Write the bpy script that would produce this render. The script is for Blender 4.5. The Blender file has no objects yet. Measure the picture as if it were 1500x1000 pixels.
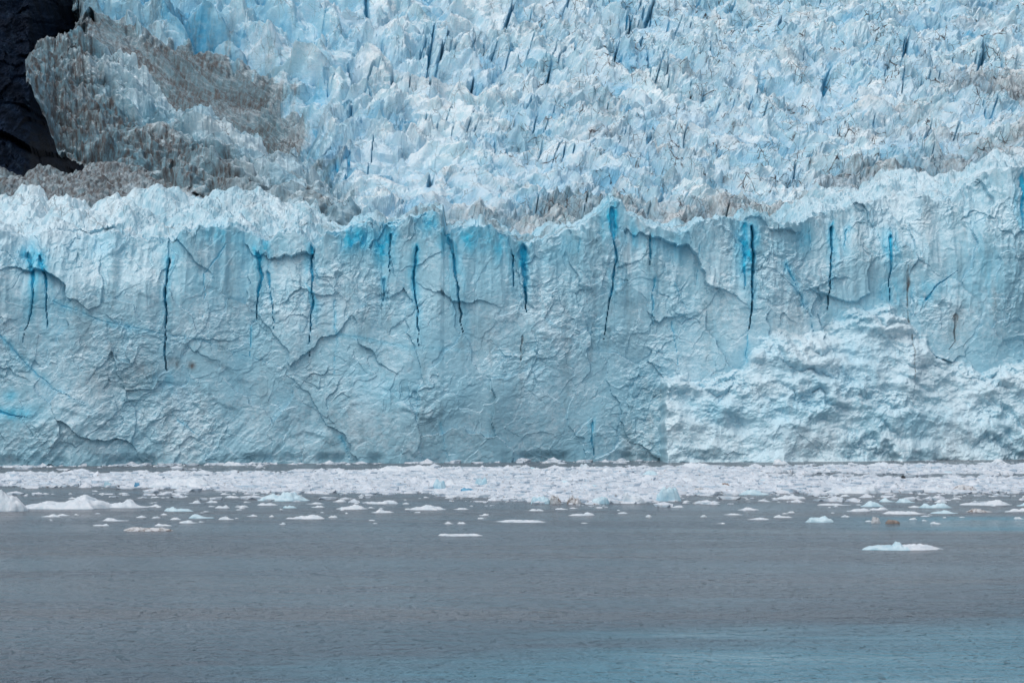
import bpy, math, random
import numpy as np

random.seed(7)
RNG = np.random.default_rng(11)
SC = bpy.context.scene
COL = SC.collection

# ------------------------------------------------------------------ camera, sky, sun, exposure
CAM_Z, F_PX = 25.0, 4608.0            # eye height on the ship; focal length in photo pixels (1500 wide)
PITCH = math.atan(31.0 / F_PX)
cd = bpy.data.cameras.new('camera')
cam = bpy.data.objects.new('camera', cd)
COL.objects.link(cam)
cam.location = (0, 0, CAM_Z)
cam.rotation_euler = (math.pi / 2 + PITCH, 0, 0)
cd.sensor_fit = 'HORIZONTAL'
cd.sensor_width = 36.0
cd.lens = 36.0 * F_PX / 1500.0
cd.clip_start = 1.0
cd.clip_end = 20000.0
SC.camera = cam

SUN_EL, SUN_AZ = math.radians(58), math.radians(215)   # behind the ship, a little to the left
w = bpy.data.worlds.new('World')
SC.world = w
w.use_nodes = True
wn = w.node_tree
bg = wn.nodes['Background']
sky = wn.nodes.new('ShaderNodeTexSky')
sky.sky_type = 'NISHITA'
sky.sun_disc = False
sky.sun_elevation = SUN_EL
sky.sun_rotation = SUN_AZ
sky.air_density = 1.0
sky.dust_density = 4.0
sky.ozone_density = 2.0
hs = wn.nodes.new('ShaderNodeHueSaturation')           # overcast: the blue is veiled by cloud
hs.inputs['Saturation'].default_value = 0.55
wn.links.new(sky.outputs[0], hs.inputs['Color'])
wn.links.new(hs.outputs[0], bg.inputs['Color'])
bg.inputs['Strength'].default_value = 0.13
sl = bpy.data.lights.new('sun', 'SUN')
sl.energy = 0.9
sl.angle = math.radians(80)
sl.color = (1.0, 0.97, 0.93)
sun = bpy.data.objects.new('sun', sl)
COL.objects.link(sun)
sun.location = (-100, -100, 300)
sun.rotation_euler = (math.pi / 2 - SUN_EL, 0, math.pi - SUN_AZ)
vs = SC.view_settings
vs.view_transform = 'Standard'
vs.look = 'None'
vs.gamma = 1.0
vs.use_curve_mapping = False
vs.exposure = 0.06

# ------------------------------------------------------------------ helpers: photo pixel <-> place
CP, SP = math.cos(PITCH), math.sin(PITCH)


def place(u, v, Y):
    """Point at distance Y (metres ahead) that is seen at photo pixel (u, v)."""
    a = (np.asarray(u, float) - 750.0) / F_PX
    b = (500.0 - np.asarray(v, float)) / F_PX
    dy = CP - b * SP
    t = Y / dy
    return t * a, Y + 0 * t, CAM_Z + t * (SP + b * CP)


def on_water(u, v):
    a = (u - 750.0) / F_PX
    b = (500.0 - v) / F_PX
    t = -CAM_Z / (SP + b * CP)
    return t * a, t * (CP - b * SP)


def pix(x, y, z):
    zz = z - CAM_Z
    f = y * CP + zz * SP
    return 750 + F_PX * x / f, 500 - F_PX * (-y * SP + zz * CP) / f


def curve(pts):
    p = np.array(sorted(pts), float)
    return lambda u: np.interp(u, p[:, 0], p[:, 1])


def smooth(a, b, x):
    t = np.clip((x - a) / (b - a), 0, 1)
    return t * t * (3 - 2 * t)


# ------------------------------------------------------------------ helpers: noise (numpy)
def hash3(ix, iy, iz, seed):
    h = (ix.astype(np.uint32) * np.uint32(374761393) + iy.astype(np.uint32) * np.uint32(668265263)
         + iz.astype(np.uint32) * np.uint32(2147483647) + np.uint32((seed * 974634777) & 0xffffffff))
    h = (h ^ (h >> np.uint32(13))) * np.uint32(1274126177)
    h = (h ^ (h >> np.uint32(16))) * np.uint32(2246822519)
    return h ^ (h >> np.uint32(15))


def noise2(x, y, seed=0):
    """2-D gradient noise, about -1..1"""
    x = np.asarray(x, np.float64) + 4096.0
    y = np.asarray(y, np.float64) + 4096.0
    ix = np.floor(x).astype(np.int64)
    iy = np.floor(y).astype(np.int64)
    fx, fy = x - ix, y - iy
    sx = fx * fx * fx * (fx * (fx * 6 - 15) + 10)
    sy = fy * fy * fy * (fy * (fy * 6 - 15) + 10)
    z = np.zeros_like(ix)

    def g(dx, dy):
        a = hash3(ix + dx, iy + dy, z, seed).astype(np.float64) * (2 * math.pi / 4294967296.0)
        return np.cos(a) * (fx - dx) + np.sin(a) * (fy - dy)
    n0 = g(0, 0) * (1 - sx) + g(1, 0) * sx
    n1 = g(0, 1) * (1 - sx) + g(1, 1) * sx
    return (n0 * (1 - sy) + n1 * sy) * 1.5


def fbm(x, y, seed=0, octv=5, gain=0.5):
    s, a, k = 0, 1.0, 1.0
    for i in range(octv):
        s = s + a * noise2(x * k, y * k, seed + i * 17)
        a *= gain
        k *= 2.03
    return s


def ridged(x, y, seed=0, octv=4, gain=0.5):
    s, a, k = 0, 1.0, 1.0
    for i in range(octv):
        s = s + a * (1 - 2 * np.abs(noise2(x * k, y * k, seed + i * 13)))
        a *= gain
        k *= 2.1
    return s


class Sites:
    """jittered sites on a grid of cells with random numbers per site"""
    def __init__(self, x, y, cell, seed, nrand, jitter=0.9):
        self.cell = cell
        self.i0 = int(np.floor(x.min() / cell)) - 3
        self.j0 = int(np.floor(y.min() / cell)) - 3
        self.ni = int(np.floor(x.max() / cell)) + 4 - self.i0
        self.nj = int(np.floor(y.max() / cell)) + 4 - self.j0
        r = np.random.default_rng(seed)
        n = self.ni * self.nj
        self.R = r.random((nrand, n))
        jit = 0.5 + (r.random((2, n)) - 0.5) * jitter
        ii, jj = np.meshgrid(np.arange(self.ni), np.arange(self.nj), indexing='ij')
        self.sx = (ii.ravel() + self.i0 + jit[0]) * cell
        self.sy = (jj.ravel() + self.j0 + jit[1]) * cell
        self.gx = np.floor(x / cell).astype(np.int64) - self.i0
        self.gy = np.floor(y / cell).astype(np.int64) - self.j0

    def around(self):
        for di in (-1, 0, 1):
            for dj in (-1, 0, 1):
                yield (self.gx + di) * self.nj + (self.gy + dj)


def peaks(x, y, cell, seed, slope=(0.8, 2.2), hvar=0.6, K=5, lean=(0, 0)):
    """largest of many faceted peaks; returns height and the id of the peak"""
    S = Sites(x, y, cell, seed, 2 + 2 * K)
    best = np.full(x.shape, -1e9)
    bid = np.zeros(x.shape, np.int64)
    for idx in S.around():
        dx = x - S.sx[idx]
        dy = y - S.sy[idx]
        m = np.zeros(x.shape)
        for k in range(K):
            a = 2 * math.pi * (k + 0.7 * S.R[2 + k]) / K
            sl_ = slope[0] + (slope[1] - slope[0]) * S.R[2 + K + k] ** 1.5
            cx = (np.cos(a) * sl_ + lean[0])[idx]
            cy = (np.sin(a) * sl_ + lean[1])[idx]
            m = np.maximum(m, cx * dx + cy * dy)
        h = cell * hvar * (S.R[0][idx] - 0.5) - m
        up = h > best
        best = np.where(up, h, best)
        bid = np.where(up, idx, bid)
    return best, bid, S


def plates(x, y, cell, seed, tilt=0.3, step=0.2):
    """broken plates, each with its own tilt and offset; returns height, edge closeness, id"""
    S = Sites(x, y, cell, seed, 3)
    d1 = np.full(x.shape, 1e9)
    d2 = np.full(x.shape, 1e9)
    bid = np.zeros(x.shape, np.int64)
    for idx in S.around():
        d = np.hypot(x - S.sx[idx], y - S.sy[idx])
        near = d < d1
        d2 = np.where(near, d1, np.minimum(d2, d))
        bid = np.where(near, idx, bid)
        d1 = np.where(near, d, d1)
    h = (S.R[0][bid] - 0.5) * 2 * step * cell
    h = h + (S.R[1][bid] - 0.5) * 2 * tilt * (x - S.sx[bid]) + (S.R[2][bid] - 0.5) * 2 * tilt * (y - S.sy[bid])
    return h, (d2 - d1) / cell, bid


def poly_dist(u, v, pts):
    """distance in photo pixels to a polyline, and the position 0..1 along it"""
    best = np.full(u.shape, 1e9)
    pos = np.zeros(u.shape)
    P = np.array(pts, float)
    L = np.hypot(*(P[1:] - P[:-1]).T)
    acc, tot = 0.0, L.sum()
    for a, b, l in zip(P[:-1], P[1:], L):
        d = b - a
        t = np.clip(((u - a[0]) * d[0] + (v - a[1]) * d[1]) / (l * l + 1e-9), 0, 1)
        q = np.hypot(u - a[0] - t * d[0], v - a[1] - t * d[1])
        m = q < best
        best = np.where(m, q, best)
        pos = np.where(m, (acc + t * l) / tot, pos)
        acc += l
    return best, pos


def inside(u, v, poly):
    P = np.array(poly, float)
    r = np.zeros(u.shape, bool)
    j = len(P) - 1
    for i in range(len(P)):
        c = ((P[i, 1] > v) != (P[j, 1] > v)) & (u < (P[j, 0] - P[i, 0]) * (v - P[i, 1]) / (P[j, 1] - P[i, 1] + 1e-12) + P[i, 0])
        r ^= c
        j = i
    return r


# ------------------------------------------------------------------ helpers: objects
def make_mesh(name, V, Fq, attrs, mat, flat=True):
    """Fq: (M,4) or (M,3) index array"""
    me = bpy.data.meshes.new(name)
    V = np.ascontiguousarray(V, np.float32)
    Fq = np.ascontiguousarray(Fq, np.int32)
    k = Fq.shape[1]
    me.vertices.add(len(V))
    me.vertices.foreach_set('co', V.ravel())
    me.loops.add(Fq.size)
    me.loops.foreach_set('vertex_index', Fq.ravel())
    me.polygons.add(len(Fq))
    me.polygons.foreach_set('loop_start', np.arange(0, Fq.size, k, dtype=np.int32))
    for n, a in (attrs or {}).items():
        at = me.attributes.new(n, 'FLOAT', 'POINT')
        at.data.foreach_set('value', np.ascontiguousarray(a, np.float32).ravel())
    me.update(calc_edges=True)
    me.validate()
    if flat:
        me.shade_flat()
    else:
        me.shade_smooth()
    me.materials.append(mat)
    return me


def link(name, me, parent=None):
    o = bpy.data.objects.new(name, me)
    COL.objects.link(o)
    if parent is not None:
        o.parent = parent
    return o


def tag(o, label=None, cat=None, group=None, kind=None):
    if label:
        o['label'] = label
    if cat:
        o['category'] = cat
    if group:
        o['group'] = group
    if kind:
        o['kind'] = kind
    return o


def subset(V, Fq, attrs, mask):
    f = Fq[mask]
    ids, inv = np.unique(f, return_inverse=True)
    return V[ids], inv.reshape(f.shape), {k: a[ids] for k, a in attrs.items()}


def grid_faces(nr, nc):
    i = np.arange(nr * nc).reshape(nr, nc)
    return np.stack([i[:-1, :-1], i[:-1, 1:], i[1:, 1:], i[1:, :-1]], -1).reshape(-1, 4)


# ------------------------------------------------------------------ materials
class N:
    def __init__(self, name):
        self.m = bpy.data.materials.new(name)
        self.m.use_nodes = True
        self.t = self.m.node_tree
        self.p = self.t.nodes['Principled BSDF']
        g = self.t.nodes.new('ShaderNodeNewGeometry')
        self.pos, self.nrm = g.outputs['Position'], g.outputs['Normal']

    def put(self, sock, v):
        if isinstance(v, bpy.types.NodeSocket):
            self.t.links.new(v, sock)
        else:
            sock.default_value = v

    def attr(self, n):
        a = self.t.nodes.new('ShaderNodeAttribute')
        a.attribute_name = n
        return a.outputs['Fac']

    def math(self, op, a, b=0.0, clamp=False):
        n = self.t.nodes.new('ShaderNodeMath')
        n.operation = op
        n.use_clamp = clamp
        self.put(n.inputs[0], a)
        self.put(n.inputs[1], b)
        return n.outputs[0]

    def scale(self, v, s):
        n = self.t.nodes.new('ShaderNodeVectorMath')
        n.operation = 'MULTIPLY'
        self.put(n.inputs[0], v)
        n.inputs[1].default_value = s
        return n.outputs[0]

    def noise(self, vec, sc, det=6, rough=0.55, dist=0.0):
        n = self.t.nodes.new('ShaderNodeTexNoise')
        self.put(n.inputs['Vector'], vec)
        n.inputs['Scale'].default_value = sc
        n.inputs['Detail'].default_value = det
        n.inputs['Roughness'].default_value = rough
        n.inputs['Distortion'].default_value = dist
        return n.outputs['Fac']

    def edges(self, vec, sc):
        n = self.t.nodes.new('ShaderNodeTexVoronoi')
        n.feature = 'DISTANCE_TO_EDGE'
        self.put(n.inputs['Vector'], vec)
        n.inputs['Scale'].default_value = sc
        return n.outputs['Distance']

    def warp(self, vec, sc, amt):
        n = self.t.nodes.new('ShaderNodeTexNoise')
        self.put(n.inputs['Vector'], vec)
        n.inputs['Scale'].default_value = sc
        n.inputs['Detail'].default_value = 4
        a = self.t.nodes.new('ShaderNodeVectorMath')
        a.operation = 'MULTIPLY_ADD'
        self.put(a.inputs[0], n.outputs['Color'])
        a.inputs[1].default_value = (amt,) * 3
        self.put(a.inputs[2], vec)
        return a.outputs[0]

    def range(self, v, a, b, c=0.0, d=1.0):
        n = self.t.nodes.new('ShaderNodeMapRange')
        n.interpolation_type = 'SMOOTHSTEP'
        self.put(n.inputs['Value'], v)
        for i, q in enumerate((a, b, c, d)):
            n.inputs[1 + i].default_value = q
        return n.outputs[0]

    def mix(self, f, a, b):
        n = self.t.nodes.new('ShaderNodeMix')
        n.data_type = 'RGBA'
        self.put(n.inputs[0], f)
        self.put(n.inputs[6], a if isinstance(a, bpy.types.NodeSocket) else (*a, 1))
        self.put(n.inputs[7], b if isinstance(b, bpy.types.NodeSocket) else (*b, 1))
        return n.outputs[2]

    def up(self):
        s = self.t.nodes.new('ShaderNodeSeparateXYZ')
        self.put(s.inputs[0], self.nrm)
        return s.outputs[2]

    def bump(self, h, strength, dist, normal=None):
        b = self.t.nodes.new('ShaderNodeBump')
        b.inputs['Strength'].default_value = strength
        b.inputs['Distance'].default_value = dist
        self.put(b.inputs['Height'], h)
        if normal is not None:
            self.put(b.inputs['Normal'], normal)
        return b.outputs[0]


def ice_material(name, pale, white, blue, vein_scale=0.22, bump=0.5, fine=1.0, vein=1.0):
    n = N(name)
    big = n.noise(n.pos, 0.05, 4)
    mid = n.noise(n.pos, 0.35 * fine, 8, 0.62)
    fin = n.noise(n.scale(n.pos, (1.0, 1.0, 1.5)), 1.3, 6, 0.7)
    tone = n.math('ADD', n.math('MULTIPLY', big, 0.35), n.math('ADD', n.math('MULTIPLY', mid, 0.35), n.math('MULTIPLY', fin, 0.30)))
    snow = n.range(n.up(), 0.15, 0.85)
    snow = n.math('ADD', n.math('MULTIPLY', snow, 0.75), n.range(tone, 0.43, 0.60, 0, 0.75))
    snow = n.math('ADD', snow, n.attr('snow'), True)
    col = n.mix(snow, pale, white)
    bl = n.attr('blue')
    bl2 = n.math('MULTIPLY', bl, n.range(mid, 0.25, 0.6, 0.55, 1.1), True)
    col = n.mix(bl2, col, blue)
    # thin dirty fissure lines in the old ice
    wv = n.warp(n.pos, 0.16, 2.6)
    e = n.edges(n.scale(wv, (1.3, 0.35, 0.5)), vein_scale)
    line = n.range(e, 0.004, 0.026, 1.0, 0.0)
    e2 = n.edges(n.scale(wv, (0.8, 0.5, 1.5)), vein_scale * 1.7)
    line2 = n.range(e2, 0.006, 0.032, 0.75, 0.0)
    gate = n.range(n.noise(n.pos, 0.12, 6, 0.7), 0.44, 0.68)
    line = n.math('MULTIPLY', n.math('MAXIMUM', line, line2), gate)
    line = n.math('MULTIPLY', line, n.math('MULTIPLY', n.attr('vein'), vein), True)
    col = n.mix(line, col, (0.075, 0.078, 0.088))
    dn = n.noise(n.scale(n.warp(n.pos, 0.1, 3.0), (1.9, 0.5, 0.5)), 0.5, 10, 0.7)
    df = n.math('MULTIPLY', n.attr('dirt'), n.range(dn, 0.30, 0.70, 0.2, 1.2), True)
    dcol = n.mix(n.noise(n.pos, 0.5, 4), (0.050, 0.051, 0.055), (0.150, 0.148, 0.149))
    col = n.mix(df, col, dcol)
    n.put(n.p.inputs['Base Color'], col)
    n.p.inputs['Roughness'].default_value = 0.6
    n.p.inputs['Specular IOR Level'].default_value = 0.25
    b1 = n.bump(n.noise(n.scale(n.pos, (1, 1, 1.4)), 1.0 * fine, 10, 0.72), bump, 0.9)
    pl = n.edges(n.warp(n.pos, 0.5, 1.6), 0.4 * fine)
    b2 = n.bump(n.math('MINIMUM', pl, 0.12), bump * 0.3, 0.8, b1)
    n.put(n.p.inputs['Normal'], b2)
    return n.m


PALE, WHITE, BLUE = (0.43, 0.67, 0.76), (0.76, 0.85, 0.88), (0.012, 0.37, 0.63)
M_CLIFF = ice_material('cliff_ice', (0.32, 0.535, 0.63), (0.62, 0.75, 0.805), (0.035, 0.47, 0.68), 0.16, 0.2, 1.3, 0.6)
M_FALL = ice_material('icefall_ice', PALE, WHITE, BLUE, 0.17, 0.5, 1.2, 0.9)
M_SHADED_GRIT = ice_material('shaded_gritty_ice', (0.19, 0.34, 0.41), (0.54, 0.64, 0.69), (0.03, 0.27, 0.38), 0.2, 0.7, 1.0, 1.3)  # gritty ice, with the flank's shade put into its darker colours

M_RIDGE = ice_material('ridge_ice', (0.29, 0.49, 0.58), (0.66, 0.77, 0.81), (0.02, 0.30, 0.46), 0.2, 0.6, 1.0, 1.2)


def floe_material(name, white, tint, dirt=0.0):
    n = N(name)
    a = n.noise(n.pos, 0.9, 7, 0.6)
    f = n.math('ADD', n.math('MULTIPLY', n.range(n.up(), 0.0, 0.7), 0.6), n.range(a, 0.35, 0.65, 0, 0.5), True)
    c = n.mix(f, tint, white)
    if dirt:
        d = n.range(n.noise(n.pos, 1.6, 8, 0.7), 0.62 - dirt * 0.25, 0.75 - dirt * 0.2)
        c = n.mix(d, c, (0.14, 0.115, 0.10))
    n.put(n.p.inputs['Base Color'], c)
    n.p.inputs['Roughness'].default_value = 0.5
    n.p.inputs['Specular IOR Level'].default_value = 0.3
    n.put(n.p.inputs['Normal'], n.bump(n.noise(n.pos, 2.5, 8, 0.65), 0.5, 0.35))
    return n.m


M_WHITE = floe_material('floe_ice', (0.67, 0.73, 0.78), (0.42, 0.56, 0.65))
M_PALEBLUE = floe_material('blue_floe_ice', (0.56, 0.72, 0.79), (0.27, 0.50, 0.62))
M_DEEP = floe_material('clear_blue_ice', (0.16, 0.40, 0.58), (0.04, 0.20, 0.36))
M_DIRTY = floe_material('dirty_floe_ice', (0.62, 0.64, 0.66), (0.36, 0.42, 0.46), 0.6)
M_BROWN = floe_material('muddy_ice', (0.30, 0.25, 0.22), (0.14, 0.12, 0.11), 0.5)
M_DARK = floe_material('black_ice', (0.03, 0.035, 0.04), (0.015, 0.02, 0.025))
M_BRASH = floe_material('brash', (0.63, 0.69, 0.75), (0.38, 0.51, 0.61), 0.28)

# ------------------------------------------------------------------ water
n = N('silty_water')
flat_ = n.scale(n.pos, (1.0, 1.0, 0.0))
patch = n.noise(n.scale(flat_, (0.0045, 0.03, 0)), 1.0, 5, 0.5)
patch2 = n.noise(n.scale(flat_, (0.012, 0.05, 0)), 1.0, 4, 0.5)
silt = n.range(patch, 0.38, 0.62)
near = n.t.nodes.new('ShaderNodeSeparateXYZ')
n.put(near.inputs[0], n.pos)
# teal paints the glacier's reflection near the ship; darker beyond, silt-grey further out
edge = n.math('ADD', near.outputs[1], n.math('MULTIPLY', near.outputs[0], -0.82))
edge = n.math('ADD', edge, n.math('MULTIPLY', n.math('SUBTRACT', n.noise(n.scale(flat_, (0.012, 0.05, 0)), 1.0, 6, 0.6), 0.5), 110))
teal = n.range(edge, 246, 290, 1.0, 0.0)
base = n.mix(silt, (0.188, 0.228, 0.268), (0.205, 0.229, 0.258))
base = n.mix(n.range(edge, 268, 340, 0.85, 0.0), base, (0.105, 0.140, 0.180))
right = n.math('MULTIPLY', n.range(near.outputs[0], 38, 75), n.math('MULTIPLY', n.range(near.outputs[1], 462, 472), n.range(near.outputs[1], 505, 518, 1.0, 0.0)))
teal = n.math('MAXIMUM', teal, n.math('MULTIPLY', right, n.range(patch2, 0.3, 0.6, 0.4, 1.0)))
base = n.mix(teal, base, (0.115, 0.29, 0.385))
n.put(n.p.inputs['Base Color'], base)
n.put(n.p.inputs['Roughness'], n.math('SUBTRACT', n.range(patch2, 0.35, 0.65, 0.16, 0.30), n.math('MULTIPLY', teal, 0.12)))
n.p.inputs['IOR'].default_value = 1.333
rip = n.noise(n.scale(flat_, (0.85, 0.55, 0)), 1.0, 4, 0.6)
swl = n.noise(n.scale(flat_, (0.30, 0.34, 0)), 1.0, 3, 0.5)
b1 = n.bump(swl, 1.0, 3.2)
n.put(n.p.inputs['Normal'], n.bump(rip, 1.0, 2.2, b1))
M_WATER = n.m
V = np.array([(-4000, -1500, 0), (4000, -1500, 0), (4000, 6000, 0), (-4000, 6000, 0)], float)
water = link('water', make_mesh('water', V, np.array([[0, 1, 2, 3]]), {}, M_WATER))
tag(water, 'grey silty fjord water with faint wind ripples in front of the ice', 'water', kind='structure')

# ------------------------------------------------------------------ ice cliff (the calving front)
CREST = curve([(-250, 345), (0, 343), (30, 352), (60, 338), (100, 347), (150, 340), (200, 346), (250, 352), (262, 341), (290, 335),
               (312, 331), (338, 330), (352, 340), (370, 352), (384, 362), (400, 347), (425, 339), (445, 349), (456, 362), (470, 354),
               (490, 344), (520, 330), (540, 325), (560, 337), (590, 326), (612, 318), (632, 310), (645, 314), (650, 342), (680, 333),
               (720, 334), (740, 347), (760, 357), (775, 361), (800, 350), (850, 338), (872, 318), (886, 303), (900, 298), (912, 302),
               (921, 322), (950, 330), (1000, 340), (1035, 327), (1060, 323), (1085, 330), (1100, 321), (1130, 321), (1142, 336),
               (1165, 331), (1200, 320), (1240, 308), (1290, 292), (1340, 280), (1380, 293), (1410, 282), (1440, 262), (1470, 247),
               (1500, 245), (1560, 250), (1750, 260)])
BACK = curve([(-250, 290), (0, 283), (150, 285), (250, 290), (420, 296), (520, 305), (650, 312), (760, 335), (850, 322), (900, 300),
              (1000, 312), (1100, 312), (1160, 318), (1200, 300), (1290, 278), (1340, 268), (1440, 255), (1500, 243), (1750, 250)])


def front_y(x):
    return 793.0 + 0.27 * x + 5.0 * noise2(x / 45.0, x * 0 + 3.3, 5)


CRACKS = [  # photo pixels, half width in px, depth m, blueness halo px
    ([(40, 372), (48, 395), (46, 450), (36, 482), (33, 510)], 2.4, 5, 7), ([(58, 375), (66, 420), (67, 482)], 2.2, 5, 6),
    ([(247, 378), (243, 420), (244, 462), (242, 490), (244, 542)], 3.0, 7, 5),
    ([(378, 368), (383, 402), (376, 450), (375, 466)], 4.0, 6, 8), ([(368, 478), (366, 522)], 1.3, 2, 3),
    ([(392, 398), (398, 440), (402, 484)], 1.8, 4, 4), ([(457, 362), (458, 400), (459, 442), (455, 472), (453, 522)], 2.4, 5, 8),
    ([(570, 342), (571, 398)], 2.2, 5, 8), ([(563, 408), (560, 452)], 1.6, 4, 4),
    ([(610, 360), (605, 400), (609, 440), (612, 472), (614, 508)], 2.2, 5, 5),
    ([(655, 345), (665, 375), (668, 410), (673, 447), (678, 492)], 2.6, 6, 9),
    ([(752, 368), (752, 424)], 2.2, 5, 6), ([(767, 362), (768, 400), (770, 432), (771, 458)], 6.0, 8, 7),
    ([(895, 308), (900, 350), (903, 380), (897, 420), (888, 470), (885, 497)], 2.8, 6, 8),
    ([(952, 352), (953, 388)], 2.2, 4, 6), ([(958, 408), (955, 482)], 1.6, 3, 4),
    ([(1091, 332), (1090, 424)], 6.0, 3, 5), ([(1102, 332), (1103, 400), (1101, 450), (1098, 486)], 3.2, 8, 4), ([(1095, 490), (1092, 540)], 1.2, 2, 3),
    ([(1218, 330), (1218, 380), (1214, 430), (1213, 457)], 2.2, 6, 5), ([(1304, 345), (1306, 380), (1303, 410), (1305, 442)], 2.8, 5, 8),
    ([(1150, 388), (1170, 430), (1187, 470), (1191, 492)], 1.6, 3, 4), ([(1355, 440), (1375, 415), (1405, 395)], 2.0, 3, 6),
    ([(1400, 460), (1398, 500), (1391, 512)], 1.6, 3, 1), ([(1331, 388), (1330, 450), (1332, 500), (1330, 575)], 1.1, 2, 0.5),
    ([(75, 440), (150, 470), (240, 490), (300, 500), (340, 515), (420, 540)], 1.2, 1.6, 4),
    ([(0, 490), (40, 535), (80, 570), (125, 592)], 1.4, 2, 4), ([(-5, 602), (15, 608), (42, 612)], 2.0, 3, 6),
    ([(495, 490), (600, 510), (690, 514), (760, 520)], 0.8, 1, 2.5), ([(868, 618), (866, 650), (873, 672)], 1.8, 3, 5),
    ([(766, 492), (762, 530)], 1.3, 3, 1), ([(985, 470), (995, 542)], 1.2, 2, 3), ([(988, 412), (1006, 452)], 1.0, 2, 3),
    ([(1497, 262), (1497, 335)], 5.0, 5, 9), ([(330, 360), (300, 400), (298, 470)], 1.3, 2, 3), ([(1240, 335), (1236, 375)], 1.4, 3, 4),
    ([(490, 440), (493, 500), (489, 560)], 0.9, 2, 1.5), ([(260, 615), (300, 645)], 1.2, 1.6, 3), ([(800, 470), (850, 505), (880, 525)], 0.9, 1.2, 2.5),
    ([(1025, 360), (1022, 420)], 1.0, 2, 3), ([(500, 640), (512, 672)], 1.2, 2, 3), ([(1185, 340), (1188, 372)], 1.4, 3, 5),
    ([(645, 620), (655, 668)], 0.9, 1.2, 2), ([(850, 350), (846, 400)], 1.0, 2, 3),
]
BLUE_SPOTS = [(318, 342, 26, 22, .55), (387, 372, 10, 30, .7), (457, 385, 7, 35, .5), (425, 365, 20, 18, .25), (520, 350, 28, 22, .45), (558, 365, 12, 30, .55),
              (630, 325, 22, 20, .5), (655, 350, 16, 28, .65), (690, 350, 30, 22, .5), (735, 365, 14, 30, .4), (768, 380, 10, 25, .8), (895, 325, 16, 30, .9),
              (925, 345, 16, 22, .6), (950, 355, 16, 30, .45), (1000, 370, 30, 30, .25), (1092, 370, 14, 40, .8), (1105, 350, 10, 30, .5), (1180, 350, 12, 22, .35),
              (1218, 350, 9, 30, .5), (1308, 425, 18, 22, .6), (1330, 430, 30, 14, .3), (1365, 420, 26, 14, .4), (245, 560, 30, 24, .25), (50, 380, 22, 24, .45),
              (20, 606, 34, 12, .5), (15, 580, 14, 10, .4), (1440, 400, 40, 50, .25), (1230, 560, 90, 26, .28), (1150, 600, 70, 20, .3), (1040, 610, 50, 24, .25),
              (1350, 620, 80, 18, .2), (1270, 520, 60, 20, .3), (1497, 300, 14, 40, .8), (870, 640, 10, 30, .3), (560, 575, 60, 40, .08), (300, 400, 40, 60, .15)]
APRON = curve([(-300, 900), (930, 900), (945, 560), (968, 545), (1000, 552), (1050, 556), (1085, 540), (1105, 505), (1140, 482), (1180, 490), (1210, 478), (1240, 458),
               (1290, 446), (1322, 452), (1340, 480), (1365, 510), (1395, 528), (1430, 545), (1465, 540), (1500, 520), (1560, 500), (1800, 480)])


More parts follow.
